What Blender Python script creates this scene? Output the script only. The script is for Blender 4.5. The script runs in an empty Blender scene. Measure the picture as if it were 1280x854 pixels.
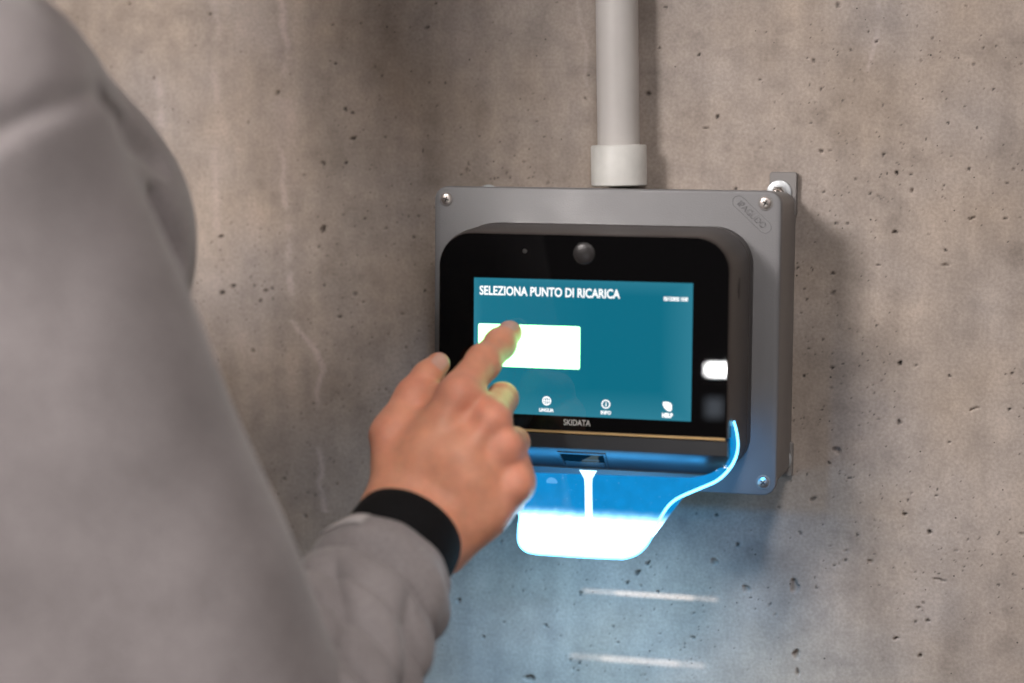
import bpy, bmesh, math, random
import numpy as np
from mathutils import Vector, Matrix

random.seed(7)
rng = np.random.default_rng(11)
scene = bpy.context.scene
col = scene.collection
R = math.radians

# ------------------------------------------------------------------ camera
F_PX = 2670.0
CAM = Vector((0.3522, -1.5723, 0.1488))
YAW, PITCH, ROLL = 0.275, 0.0987, 0.0074
_fw = Vector((-math.sin(YAW) * math.cos(PITCH), math.cos(YAW) * math.cos(PITCH), -math.sin(PITCH)))
_rt = Vector((math.cos(YAW), math.sin(YAW), 0))
_up = _rt.cross(_fw)
RT = _rt * math.cos(ROLL) + _up * math.sin(ROLL)
UP = _up * math.cos(ROLL) - _rt * math.sin(ROLL)
FW = _fw
cam_data = bpy.data.cameras.new('camera')
cam = bpy.data.objects.new('camera', cam_data)
col.objects.link(cam)
cam.matrix_world = Matrix(((RT.x, UP.x, -FW.x, CAM.x), (RT.y, UP.y, -FW.y, CAM.y), (RT.z, UP.z, -FW.z, CAM.z), (0, 0, 0, 1)))
cam_data.sensor_width = 36.0
cam_data.lens = F_PX * 36.0 / 1280.0
cam_data.clip_start, cam_data.clip_end = 0.02, 100.0
cam_data.dof.use_dof = True
cam_data.dof.focus_distance = 1.545
cam_data.dof.aperture_fstop = 2.8
cam_data.dof.aperture_blades = 9
scene.camera = cam

# ------------------------------------------------------------------ world, lamps, exposure
world = bpy.data.worlds.new('World')
scene.world = world
world.use_nodes = True
bg = world.node_tree.nodes['Background']
bg.inputs[0].default_value = (1.0, 0.82, 0.68, 1)
bg.inputs[1].default_value = 0.06

def area_lamp(name, loc, target, sx, sy, power, color):
    l = bpy.data.lights.new(name, 'AREA')
    l.shape = 'RECTANGLE'; l.size = sx; l.size_y = sy; l.energy = power; l.color = color
    o = bpy.data.objects.new(name, l); col.objects.link(o)
    o.location = loc
    o.rotation_euler = (Vector(target) - Vector(loc)).to_track_quat('-Z', 'Y').to_euler()
    return o

# garage ceiling tubes: one in front of and above the box, one behind the person; the last lamp is an added soft fill
area_lamp('ceiling_downlight', (0.36, -1.30, 1.05), (0.0, -0.2, -0.17), 0.30, 0.22, 0.72, (1.0, 0.94, 0.90)).data.spread = R(40)
area_lamp('room_and_fill_lamp', (-0.92, -2.05, 0.92), (0.0, 0.0, 0.0), 0.56, 0.40, 43, (1.0, 0.93, 0.90))
area_lamp('room_and_fill_lamp', (1.25, -2.3, 0.75), (0.0, 0.0, 0.0), 1.10, 0.80, 6.5, (1.0, 0.90, 0.92))

scene.view_settings.view_transform = 'Standard'
scene.view_settings.look = 'None'
scene.view_settings.exposure = 0.0
scene.view_settings.gamma = 1.0
scene.view_settings.use_curve_mapping = False
scene.render.engine = 'CYCLES'
scene.cycles.use_denoising = True
scene.cycles.use_light_tree = False
scene.cycles.max_bounces = 8
scene.cycles.sample_clamp_indirect = 6.0

# ------------------------------------------------------------------ helpers
def U(px, py, y):
    """photo pixel -> point on the plane at depth y (y = 0 is the wall face)"""
    d = FW + RT * ((px - 640.0) / F_PX) - UP * ((py - 427.0) / F_PX)
    return CAM + d * ((y - CAM.y) / d.y)

def P(px, py, off):
    return U(px, py, -off)

def link(name, mesh, mat, parent=None, smooth=False, autosmooth=None):
    o = bpy.data.objects.new(name, mesh)
    col.objects.link(o)
    if mat is not None: mesh.materials.append(mat)
    if parent is not None: o.parent = parent
    if smooth:
        mesh.polygons.foreach_set('use_smooth', [True] * len(mesh.polygons))
        if autosmooth: mesh.set_sharp_from_angle(angle=R(autosmooth))
    return o

def from_bm(name, bm, mat, parent=None, smooth=False, autosmooth=None):
    bmesh.ops.recalc_face_normals(bm, faces=bm.faces)
    me = bpy.data.meshes.new(name); bm.to_mesh(me); bm.free()
    return link(name, me, mat, parent, smooth, autosmooth)

def thing(name, label, cat, loc, group=None):
    o = bpy.data.objects.new(name, None); col.objects.link(o)
    o.location = loc; o.empty_display_size = 0.02
    o['label'] = label; o['category'] = cat
    if group: o['group'] = group
    bpy.context.view_layer.update()
    return o

def keep(o, parent):
    """parent without moving the world-space mesh"""
    o.parent = parent
    m = Matrix.Identity(4); p = parent
    while p is not None:
        m = Matrix.Translation(-Vector(p.location)) @ m if p.type == 'EMPTY' else m
        p = p.parent
    o.matrix_parent_inverse = m if parent.type == 'EMPTY' else Matrix.Identity(4)
    return o

def rr_points(x0, x1, z0, z1, rt, rb, n=9):
    pts = []
    for cx, cz, r, a0 in ((x1 - rt, z1 - rt, rt, 0), (x0 + rt, z1 - rt, rt, 90), (x0 + rb, z0 + rb, rb, 180), (x1 - rb, z0 + rb, rb, 270)):
        for i in range(n + 1):
            a = R(a0 + 90 * i / n)
            pts.append((cx + r * math.cos(a), cz + r * math.sin(a)))
    return pts

def loft(bm, rings, cap0=True, cap1=True):
    vr = [[bm.verts.new(p) for p in ring] for ring in rings]
    n = len(vr[0])
    for a, b in zip(vr[:-1], vr[1:]):
        for i in range(n):
            bm.faces.new((a[i], a[(i + 1) % n], b[(i + 1) % n], b[i]))
    if cap0: bm.faces.new(vr[0])
    if cap1: bm.faces.new(list(reversed(vr[-1])))
    return vr

def rr_solid(layers, n=9):
    """layers: (inset, y) from back to front applied on a rounded rectangle"""
    bm = bmesh.new()
    rect = layers[0]; rings = []
    x0, x1, z0, z1, rt, rb = rect
    for ins, y in layers[1:]:
        rings.append([(p[0], y, p[1]) for p in rr_points(x0 + ins, x1 - ins, z0 + ins, z1 - ins, max(rt - ins, .0005), max(rb - ins, .0005), n)])
    loft(bm, rings)
    return bm

def lathe(bm, prof, center, axis, seg=32):
    """prof: (radius, distance along axis)"""
    axis = Vector(axis).normalized()
    q = Vector((0, 0, 1)).rotation_difference(axis)
    rings = []
    for r, t in prof:
        rings.append([Vector(center) + q @ Vector((r * math.cos(2 * math.pi * i / seg), r * math.sin(2 * math.pi * i / seg), t)) for i in range(seg)])
    loft(bm, rings)
    return bm

def box(bm, x0, x1, y0, y1, z0, z1, M=None):
    vs = []
    for x in (x0, x1):
        for y in (y0, y1):
            for z in (z0, z1):
                v = Vector((x, y, z))
                vs.append(bm.verts.new(M @ v if M else v))
    for f in ((0, 1, 3, 2), (4, 6, 7, 5), (0, 4, 5, 1), (2, 3, 7, 6), (0, 2, 6, 4), (1, 5, 7, 3)):
        bm.faces.new([vs[i] for i in f])
    return bm

# ---- materials
def mat(name, color, rough=0.5, metal=0.0, spec=0.5, noise=0.0, nscale=40.0, bump=0.0, bscale=200.0, coat=0.0, sheen=0.0, bdist=0.001, rvar=0.0):
    m = bpy.data.materials.new(name); m.use_nodes = True
    nt = m.node_tree; b = nt.nodes['Principled BSDF']
    b.inputs['Base Color'].default_value = (*color, 1)
    b.inputs['Roughness'].default_value = rough
    b.inputs['Metallic'].default_value = metal
    b.inputs['Specular IOR Level'].default_value = spec
    b.inputs['Coat Weight'].default_value = coat
    b.inputs['Sheen Weight'].default_value = sheen
    geo = nt.nodes.new('ShaderNodeNewGeometry')
    if noise > 0 or rvar > 0:
        n = nt.nodes.new('ShaderNodeTexNoise'); n.inputs['Scale'].default_value = nscale; n.inputs['Detail'].default_value = 6
        nt.links.new(geo.outputs['Position'], n.inputs['Vector'])
        if noise > 0:
            r = nt.nodes.new('ShaderNodeMapRange')
            r.inputs['From Min'].default_value = .3; r.inputs['From Max'].default_value = .7
            r.inputs['To Min'].default_value = 1 - noise; r.inputs['To Max'].default_value = 1 + noise
            nt.links.new(n.outputs['Fac'], r.inputs['Value'])
            mx = nt.nodes.new('ShaderNodeVectorMath'); mx.operation = 'SCALE'
            mx.inputs[0].default_value = color
            nt.links.new(r.outputs['Result'], mx.inputs['Scale'])
            nt.links.new(mx.outputs['Vector'], b.inputs['Base Color'])
        if rvar > 0:
            r2 = nt.nodes.new('ShaderNodeMapRange')
            r2.inputs['From Min'].default_value = .3; r2.inputs['From Max'].default_value = .7
            r2.inputs['To Min'].default_value = max(rough - rvar, 0.01); r2.inputs['To Max'].default_value = rough + rvar
            nt.links.new(n.outputs['Fac'], r2.inputs['Value']); nt.links.new(r2.outputs['Result'], b.inputs['Roughness'])
    if bump > 0:
        n2 = nt.nodes.new('ShaderNodeTexNoise'); n2.inputs['Scale'].default_value = bscale; n2.inputs['Detail'].default_value = 4
        nt.links.new(geo.outputs['Position'], n2.inputs['Vector'])
        bp = nt.nodes.new('ShaderNodeBump'); bp.inputs['Strength'].default_value = bump; bp.inputs['Distance'].default_value = bdist
        nt.links.new(n2.outputs['Fac'], bp.inputs['Height']); nt.links.new(bp.outputs['Normal'], b.inputs['Normal'])
    return m

def emis(name, color, strength, rough=0.12, base=(0.01, 0.01, 0.01)):
    m = bpy.data.materials.new(name); m.use_nodes = True
    b = m.node_tree.nodes['Principled BSDF']
    b.inputs['Base Color'].default_value = (*base, 1)
    b.inputs['Roughness'].default_value = rough
    b.inputs['Emission Color'].default_value = (*color, 1)
    b.inputs['Emission Strength'].default_value = strength
    return m

# ------------------------------------------------------------------ numpy noise
def vnoise(x, z, scale, seed):
    r = np.random.default_rng(seed); g = r.random((256, 256)).astype(np.float32)
    u = x * scale + 1000.37; v = z * scale + 1000.71
    iu = np.floor(u).astype(np.int64); iv = np.floor(v).astype(np.int64)
    fu = (u - iu).astype(np.float32); fv = (v - iv).astype(np.float32)
    fu = fu * fu * (3 - 2 * fu); fv = fv * fv * (3 - 2 * fv)
    a = g[iu % 256, iv % 256]; b = g[(iu + 1) % 256, iv % 256]; c = g[iu % 256, (iv + 1) % 256]; d = g[(iu + 1) % 256, (iv + 1) % 256]
    return (a * (1 - fu) + b * fu) * (1 - fv) + (c * (1 - fu) + d * fu) * fv

def fbm(x, z, scale, seed, oct=4, gain=.5):
    s = 0; a = 1; t = 0
    for i in range(oct):
        s = s + a * vnoise(x, z, scale * 2 ** i, seed + i * 17); t += a; a *= gain
    return s / t

# ------------------------------------------------------------------ the wall
def build_wall():
    h = 0.00105
    pl = U(-60, 427, 0).x; pr = U(1340, 427, 0).x
    zt = U(640, -50, 0).z; zb = U(640, 904, 0).z
    def axis(a, b, far):
        c = np.arange(a, b + h, h)
        g = []; s = h; t = 0
        while t < far:
            s *= 1.35; t += s; g.append(t)
        g = np.array(g)
        return np.concatenate([(c[0] - g)[::-1], c, c[-1] + g])
    xs = axis(pl, pr, 2.2); zs = axis(zb, zt, 1.6)
    X, Z = np.meshgrid(xs, zs, indexing='ij')
    Y = np.zeros_like(X)
    pit = np.zeros_like(X)
    # gentle unevenness of the shuttered face
    Y += (fbm(X, Z, 9, 3) - .5) * .0016 + (fbm(X, Z, 60, 5, 3) - .5) * .00022
    def blob(cx, cz, rx, rz, ang, depth, dirt):
        m = max(rx, rz) * 1.7
        i0, i1 = np.searchsorted(xs, (cx - m, cx + m)); j0, j1 = np.searchsorted(zs, (cz - m, cz + m))
        if i1 <= i0 or j1 <= j0: return
        x = X[i0:i1, j0:j1] - cx; z = Z[i0:i1, j0:j1] - cz
        ca, sa = math.cos(ang), math.sin(ang)
        u = (x * ca + z * sa) / rx; v = (-x * sa + z * ca) / rz
        th = np.arctan2(v, u); ph = (cx * 977 + cz * 613) % 6.28
        rr = np.sqrt(u * u + v * v) / (1 + .18 * np.sin(2 * th + ph) + .14 * np.sin(3 * th + 2 * ph))
        w = np.clip(1.25 - rr, 0, 1); w = np.clip(w * 2.2, 0, 1); w = w * w * (3 - 2 * w)
        Y[i0:i1, j0:j1] += w * depth
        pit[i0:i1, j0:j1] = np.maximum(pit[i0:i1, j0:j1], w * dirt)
    # blow-holes that can be told apart in the photograph: px, py, rx, ry (px), tilt, dirt
    big = [(276, 296, 6, 3, .5, 1), (291, 358, 6, 5, 0, .75), (278, 366, 4, 4, 0, 1), (404, 287, 5, 9, -.4, .7), (332, 364, 4, 4, 0, .6),
           (441, 173, 7, 4, .3, .9), (347, 116, 4, 5, 0, .6), (404, 205, 4, 4, 0, .7), (310, 153, 2.5, 2.5, 0, 1), (440, 141, 3, 3, 0, .9),
           (419, 80, 3, 3, 0, .9), (416, 31, 2.5, 2.5, 0, .9), (162, 5, 2.5, 2.5, 0, 1), (262, 18, 2.5, 2.5, 0, .8), (533, 35, 6, 3, .2, .7), (192, 98, 3, 3, 0, .8),
           (530, 364, 3, 3, 0, 1), (453, 378, 2.5, 2.5, 0, 1), (405, 357, 2, 2, 0, 1), (300, 66, 2, 2, 0, .8), (545, 4, 3, 2, 0, .9),
           (897, 146, 4, 2.5, .7, 1), (874, 69, 2.5, 2.5, 0, 1), (832, 9, 3, 2.5, 0, 1), (824, 60, 3, 3, 0, .8), (810, 117, 5, 6, 0, .6), (882, 160, 7, 2.5, .2, .6),
           (736, 94, 2.5, 2.5, 0, 1), (731, 123, 2.5, 2.5, 0, .9), (1027, 189, 3.5, 3, 0, .8), (968, 216, 2, 2, 0, 1), (1009, 73, 2, 2, 0, 1),
           (1121, 216, 3.5, 3.5, 0, 1), (1139, 218, 2.5, 2, 0, .8), (1119, 290, 4, 4, 0, .7), (1098, 331, 4, 2, 0, .9), (1257, 273, 3.5, 2.5, .5, 1), (1182, 313, 2.5, 2, 0, 1),
           (1215, 273, 10, 2.2, .35, .55), (1182, 331, 12, 1.6, 0, .5), (1125, 454, 3.5, 4, 0, 1), (1145, 457, 2.5, 2, 0, .8), (1187, 470, 2.5, 2.5, 0, 1), (1262, 512, 3.5, 2.5, .5, 1),
           (1218, 511, 10, 2.2, .35, .55), (1124, 528, 4, 4, 0, .7), (1040, 460, 3.5, 2.5, 0, .9), (1041, 342, 3.5, 2.5, 0, .8), (1187, 553, 2.5, 2, 0, 1), (1265, 467, 2.5, 2, 0, 1),
           (1046, 563, 8, 8, 0, .3), (1036, 579, 3, 2.5, 0, 1), (1062, 598, 4, 2, 0, .9), (1189, 570, 11, 1.6, 0, .5),
           (797, 716, 7, 5, .9, .9), (810, 704, 6, 4, 1, .9), (784, 729, 4, 3, .9, .9), (822, 740, 2.5, 2.5, 0, 1), (682, 782, 3.5, 3, 0, 1), (630, 778, 2.5, 2.5, 0, 1), (866, 797, 4, 3, 0, .8),
           (662, 848, 12, 8, .1, .5), (922, 681, 3.5, 3, 0, 1), (896, 644, 3, 3, 0, .9), (870, 642, 2, 2, 0, .9), (893, 702, 8, 6, 0, .4), (933, 736, 9, 7, 0, .35), (995, 818, 7, 10, .2, .4), (997, 840, 2.5, 6, .2, .7),
           (1162, 665, 4, 3.5, 0, 1), (1131, 643, 5, 3.5, 0, .8), (1170, 620, 3, 2, 0, 1), (1135, 625, 2, 2, 0, 1), (1043, 707, 2.5, 2, 0, 1), (1160, 776, 3.5, 3, 0, 1), (1148, 760, 4, 2, 0, .8), (1120, 798, 5, 4, .4, .8), (1150, 820, 3.5, 3.5, 0, .9),
           (1175, 725, 14, 1.8, -.1, .5), (993, 733, 10, 14, 0, .3), (1088, 702, 6, 4, 0, .35), (604, 797, 3, 3, 0, .6), (573, 751, 4, 4, 0, .6), (717, 836, 2.5, 2.5, 0, .9), (772, 803, 2.5, 2, 0, .9),
           (1085, 40, 2, 2, 0, .9), (1095, 52, 3, 2.5, 0, .9), (1230, 60, 2, 2, 0, .9), (1180, 232, 2, 2, 0, .9), (1259, 229, 2, 2, 0, .9), (1140, 238, 3, 4, 0, .5), (950, 100, 2, 2, 0, .9), (958, 41, 2, 2, 0, .8)]
    for px, py, rx, ry, a, dirt in big:
        c = U(px, py, 0); s = 1 / 1690.0
        blob(c.x, c.z, rx * s * (.62 if rx < 5 else .5), ry * s * (.62 if rx < 5 else .5), a, .0035 * min(1, (rx * ry) ** .5 / 4), dirt)
    for i in range(5200):
        cx = rng.uniform(pl, pr); cz = rng.uniform(zb, zt)
        # pores gather in drifts
        if vnoise(np.array([cx]), np.array([cz]), 11, 77)[0] < rng.uniform(.25, .75): continue
        r = min(.00036 * (1 + rng.pareto(3.2)), .0014)
        blob(cx, cz, r * rng.uniform(.8, 1.6), r, rng.uniform(0, 3.1), r * 1.1, rng.uniform(.35, 1))
    # colour of the cast face: cement clouding, drips, lime runs, dirt
    XR = X * .83 + Z * .56; ZR = -X * .56 + Z * .83
    cloud = fbm(XR, ZR, 7, 21, 5, .6); fine = fbm(XR, ZR, 75, 31, 3, .6); drip = fbm(X * 4.5, Z * .55, 16, 41, 4); mott = fbm(XR, ZR, 28, 51, 4, .65)
    tone = 1 + (cloud - .5) * .40 + (fine - .5) * .27 + (drip - .5) * .30 + (mott - .5) * .32
    red = (fbm(X, Z, 14, 61, 4) - .5)
    lime = np.zeros_like(X)
    def run(pts, w, amp, seed):
        nonlocal lime
        q = [U(a, b, 0) for a, b in pts]
        jit = (fbm(Z * 1.0, X * 0 + seed, 55, seed, 4) - .5) * .012
        zz = np.array([p.z for p in q])[::-1]; xx = np.array([p.x for p in q])[::-1]
        cx = np.interp(Z, zz, xx)
        inside = (Z > zz[0]) & (Z < zz[-1])
        brk = np.clip((fbm(X * .3, Z, 40, seed + 5, 3) - .36) * 5, 0, 1)
        lime = np.maximum(lime, np.where(inside, np.exp(-((X - cx - jit) / w) ** 2) * amp * brk, 0))
    run([(352, -60), (356, 60), (352, 180), (360, 300), (366, 410)], .0030, .75, 3)
    run([(366, 400), (400, 440), (398, 520), (404, 640)], .0026, .8, 9)
    run([(192, -60), (196, 60), (200, 160)], .0042, .5, 12)
    run([(272, -60), (268, 120), (275, 330), (270, 460)], .0032, .4, 15)
    run([(350, -60), (356, 240)], .012, .28, 16)
    run([(1100, -60), (1096, 20), (1088, 90)], .0018, .5, 19)
    run([(720, -60), (728, 40), (734, 110)], .0016, .35, 23)
    tone = tone + lime * .42
    # faint dark scuffs
    scuff = np.clip((fbm(X, Z * 1.15, 34, 71, 5, .6) - .60) * 5, 0, 1) * .15
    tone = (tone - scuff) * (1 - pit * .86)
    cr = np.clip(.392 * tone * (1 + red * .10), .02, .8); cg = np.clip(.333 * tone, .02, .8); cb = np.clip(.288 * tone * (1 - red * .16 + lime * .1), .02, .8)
    nx, nz = X.shape
    co = np.stack([X, Y, Z], -1).reshape(-1, 3).astype(np.float32)
    idx = np.arange(nx * nz).reshape(nx, nz)
    q = np.stack([idx[:-1, :-1], idx[1:, :-1], idx[1:, 1:], idx[:-1, 1:]], -1).reshape(-1, 4)
    me = bpy.data.meshes.new('wall')
    me.vertices.add(len(co)); me.vertices.foreach_set('co', co.ravel())
    me.loops.add(q.size); me.loops.foreach_set('vertex_index', q.ravel().astype(np.int32))
    me.polygons.add(len(q)); me.polygons.foreach_set('loop_start', np.arange(0, q.size, 4, dtype=np.int32))
    me.update(calc_edges=True)
    me.polygons.foreach_set('use_smooth', np.ones(len(q), dtype=bool))
    at = me.attributes.new('cement', 'FLOAT_COLOR', 'POINT')
    at.data.foreach_set('color', np.stack([cr, cg, cb, np.ones_like(cr)], -1).astype(np.float32).ravel())
    m = bpy.data.materials.new('concrete'); m.use_nodes = True
    nt = m.node_tree; b = nt.nodes['Principled BSDF']
    a = nt.nodes.new('ShaderNodeAttribute'); a.attribute_name = 'cement'
    geo = nt.nodes.new('ShaderNodeNewGeometry')
    n = nt.nodes.new('ShaderNodeTexNoise'); n.inputs['Scale'].default_value = 420; n.inputs['Detail'].default_value = 5
    nt.links.new(geo.outputs['Position'], n.inputs['Vector'])
    mr = nt.nodes.new('ShaderNodeMapRange'); mr.inputs['From Min'].default_value = .25; mr.inputs['From Max'].default_value = .75; mr.inputs['To Min'].default_value = .84; mr.inputs['To Max'].default_value = 1.16
    nt.links.new(n.outputs['Fac'], mr.inputs['Value'])
    vm = nt.nodes.new('ShaderNodeVectorMath'); vm.operation = 'SCALE'
    nt.links.new(a.outputs['Color'], vm.inputs[0]); nt.links.new(mr.outputs['Result'], vm.inputs['Scale'])
    nt.links.new(vm.outputs['Vector'], b.inputs['Base Color'])
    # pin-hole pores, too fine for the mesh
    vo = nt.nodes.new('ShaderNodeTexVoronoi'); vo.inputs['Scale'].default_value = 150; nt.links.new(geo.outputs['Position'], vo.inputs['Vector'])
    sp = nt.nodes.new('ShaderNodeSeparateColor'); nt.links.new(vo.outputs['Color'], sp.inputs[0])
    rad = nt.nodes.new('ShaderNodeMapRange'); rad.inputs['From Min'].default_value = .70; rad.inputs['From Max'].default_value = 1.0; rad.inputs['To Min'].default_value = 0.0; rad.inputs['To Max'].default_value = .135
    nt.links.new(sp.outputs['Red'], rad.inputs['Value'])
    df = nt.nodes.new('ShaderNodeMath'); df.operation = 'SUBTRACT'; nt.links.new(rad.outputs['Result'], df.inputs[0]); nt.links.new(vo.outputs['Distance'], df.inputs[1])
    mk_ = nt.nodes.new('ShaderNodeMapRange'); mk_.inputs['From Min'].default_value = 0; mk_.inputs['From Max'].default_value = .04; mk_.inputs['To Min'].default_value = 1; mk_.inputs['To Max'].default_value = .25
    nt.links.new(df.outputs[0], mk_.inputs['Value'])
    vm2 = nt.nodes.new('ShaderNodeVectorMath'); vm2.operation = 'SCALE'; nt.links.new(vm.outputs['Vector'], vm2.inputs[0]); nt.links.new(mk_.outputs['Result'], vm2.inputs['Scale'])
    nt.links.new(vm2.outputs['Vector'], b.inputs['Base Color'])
    b.inputs['Roughness'].default_value = .62; b.inputs['Specular IOR Level'].default_value = .35
    bp = nt.nodes.new('ShaderNodeBump'); bp.inputs['Strength'].default_value = .25; bp.inputs['Distance'].default_value = .0006
    nt.links.new(n.outputs['Fac'], bp.inputs['Height']); nt.links.new(bp.outputs['Normal'], b.inputs['Normal'])
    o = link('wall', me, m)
    o['kind'] = 'structure'
    o['label'] = 'raw cast concrete wall with pores, lime runs and stains'
    return o
build_wall()

# ------------------------------------------------------------------ conduit
W2, H2 = .127, .1076
LID = -.0845
M_pvc = mat('grey_white_pvc', (.56, .54, .52), .38, noise=.05, nscale=25, bump=.15, bscale=90, bdist=.0004)
M_pvc2 = mat('white_pvc', (.66, .66, .63), .42, noise=.10, nscale=60, bump=.25, bscale=220, bdist=.0004)
a = U(771, 0, -.0225); b = U(773.5, 190, -.0225)
ax = (a - b).normalized()
base = b + ax * ((H2 + .0005 - b.z) / ax.z)
pipe_root = thing('conduit_pipe', 'pale grey plastic conduit rising from the top of the box', 'pipe', base)
seg = []
bm = bmesh.new(); lathe(bm, [(.0157, .012), (.0157, 1.4)], base, ax, 48)
keep(from_bm('pipe', bm, M_pvc, smooth=True, autosmooth=40), pipe_root)
bm = bmesh.new(); lathe(bm, [(.0196, 0), (.0207, .0008), (.0207, .0290), (.0200, .0302), (.0164, .0304)], base, ax, 48)
keep(from_bm('coupling', bm, M_pvc2, smooth=True, autosmooth=40), pipe_root)

# ------------------------------------------------------------------ enclosure
M_paint = mat('grey_box_paint', (.178, .178, .184), .42, noise=.05, nscale=30, bump=.38, bscale=900, bdist=.0004, rvar=.08)
M_paint2 = mat('grey_box_body_paint', (.24, .230, .225), .5, noise=.06, nscale=30, bump=.3, bscale=700, bdist=.0004)
M_steel = mat('zinc_steel', (.66, .60, .56), .30, metal=1, noise=.12, nscale=400, bump=.2, bscale=900, bdist=.0003)
M_bolt = mat('bright_bolt_steel', (.80, .76, .72), .16, metal=1)
M_washer = mat('grey_washer', (.50, .53, .55), .38, metal=.5)
M_dark = mat('dark_recess', (.012, .011, .010), .6)
boxr = thing('junction_box', 'grey painted metal junction box screwed to the concrete wall under the conduit', 'box', (0, 0, -H2))
bm = rr_solid([(-W2 + .002, W2 - .002, -H2 + .002, H2 - .002, .010, .010), (0, 0.002), (0, -.0755)])
keep(from_bm('box_body', bm, M_paint2, smooth=True, autosmooth=35), boxr)
bm = rr_solid([(-W2, W2, -H2, H2, .0095, .0095), (.0006, -.0757), (0, -.0763), (0, -.0833), (.0003, -.0840), (.0011, LID)], 10)
lid = keep(from_bm('lid', bm, M_paint, smooth=True, autosmooth=35), boxr)
def screw(c, ang):
    bm = bmesh.new()
    lathe(bm, [(.0041, 0), (.0041, .0004), (.0036, .0010), (.0024, .0013), (.0008, .00135)], c, (0, -1, 0), 24)
    s = keep(from_bm('lid_screw', bm, M_steel, smooth=True, autosmooth=35), boxr)
    bm = bmesh.new()
    for k in (0, 1):
        M = Matrix.Translation(c) @ Matrix.Rotation(ang + k * math.pi / 2, 4, 'Y')
        box(bm, -.0022, .0022, -.00145 - k * .00002, -.0009, -.00048, .00048, M)
    o = from_bm('cross_recess', bm, M_dark); o.parent = s
    o.matrix_parent_inverse = Matrix.Identity(4)
    bm = bmesh.new(); lathe(bm, [(.0054, 0), (.0054, .00015), (.0042, .0002)], Vector(c), (0, -1, 0), 24)
    o = from_bm('countersink_ring', bm, M_paint2, smooth=True); o.parent = s
for (px, py, an) in ((558, 249, .3), (957, 254, .5), (954, 603, .7)):
    screw(U(px, py, LID), an)
screw(Vector((-W2 + .009, LID, -H2 + .0095)), .2)
def ear(px, py, x0, x1, z0, z1, drop):
    """mounting ear lying on the wall with washer and hex bolt; pixel gives the bolt centre on the wall"""
    c = U(px, py, -.006)
    bm = rr_solid([(x0, x1, z0, z1, .0022, .0022), (0, .002), (0, -.0052), (.0006, -.0060)], 5)
    e = keep(from_bm('mounting_ear', bm, M_paint2, smooth=True, autosmooth=35), boxr)
    bm = bmesh.new(); lathe(bm, [(.0092, 0), (.0092, .0012), (.0086, .0016), (.0045, .0017)], (c.x, -.006, c.z), (0, -1, 0), 32)
    o = from_bm('washer', bm, M_washer, smooth=True, autosmooth=35); o.parent = e
    bm = bmesh.new(); lathe(bm, [(.0052, .0), (.0052, .0042), (.0046, .0052), (.001, .0056)], (c.x, -.0077, c.z), (0, -1, 0), 6)
    lathe(bm, [(.0030, .0), (.0030, .0095), (.0024, .0105), (.0004, .0108)], (c.x, -.0078, c.z), (0, -1, 0), 20)
    o = from_bm('bolt', bm, M_bolt, smooth=True, autosmooth=30); o.parent = e
p0 = U(962, 215, -.006); p1 = U(995, 271, -.006)
ear(974, 241, p0.x, p1.x, p1.z, p0.z, 0)
p0 = U(962, 552, -.006); p1 = U(990, 596, -.006)
ear(974, 574, p0.x, p1.x, p1.z, p0.z, 0)
p0 = U(594, 232, -.006); p1 = U(630, 270, -.006)
ear(611, 246, p0.x, p1.x, p1.z, p0.z - .002, 0)

def text_mesh(s, bold=0.0):
    cu = bpy.data.curves.new('lettering', 'FONT'); cu.body = s; cu.offset = bold; cu.size = 1.0; cu.resolution_u = 4
    o = bpy.data.objects.new('lettering', cu); col.objects.link(o)
    dg = bpy.context.evaluated_depsgraph_get(); dg.update()
    me = bpy.data.meshes.new_from_object(o.evaluated_get(dg))
    bpy.data.objects.remove(o); bpy.data.curves.remove(cu)
    return me

def text(name, s, pl, pr_, y, material, parent, bold=.02, thick=0.0):
    """pl: bottom-left pixel, pr_: (right px, top px) on plane y"""
    me = text_mesh(s, bold)
    v = np.zeros(len(me.vertices) * 3, np.float32); me.vertices.foreach_get('co', v); v = v.reshape(-1, 3)
    lo, hi = v.min(0), v.max(0)
    A = U(pl[0], pl[1], y); B = U(pr_[0], pl[1], y); T = U(pl[0], pr_[1], y)
    out = np.zeros_like(v)
    out[:, 0] = A.x + (v[:, 0] - lo[0]) / (hi[0] - lo[0]) * (B.x - A.x)
    out[:, 2] = A.z + (v[:, 1] - lo[1]) / (hi[1] - lo[1]) * (T.z - A.z)
    out[:, 1] = y
    me.vertices.foreach_set('co', out.ravel()); me.update()
    o = link(name, me, material)
    if thick:
        md = o.modifiers.new('solid', 'SOLIDIFY'); md.thickness = thick; md.offset = 0
    o.parent = parent
    if parent.type == 'EMPTY': keep(o, parent)
    return o

# cast maker's mark set diagonally in the lid corner: raised slot outline and letters
M_mark = M_paint
ang = math.atan2(-(U(962, 286, LID) - U(922, 248, LID)).z, (U(962, 286, LID) - U(922, 248, LID)).x)
c = U(940, 268, LID)
Mk = Matrix.Translation(c) @ Matrix.Rotation(ang, 4, 'Y')
bm = bmesh.new()
def stad(l, r, n=10):
    return [(l / 2 + r * math.cos(R(-90 + 180 * i / n)), r * math.sin(R(-90 + 180 * i / n))) for i in range(n + 1)] + [(-l / 2 + r * math.cos(R(90 + 180 * i / n)), r * math.sin(R(90 + 180 * i / n))) for i in range(n + 1)]
o1 = stad(.026, .0046); o2 = stad(.026, .0039)
vo = [bm.verts.new(Mk @ Vector((x, -.00022, z))) for x, z in o1]; vi = [bm.verts.new(Mk @ Vector((x, -.00022, z))) for x, z in o2]
wo = [bm.verts.new(Mk @ Vector((x * 1.006, .0002, z * 1.02))) for x, z in o1]; wi = [bm.verts.new(Mk @ Vector((x * .994, .0002, z * .98))) for x, z in o2]
n = len(vo)
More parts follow.
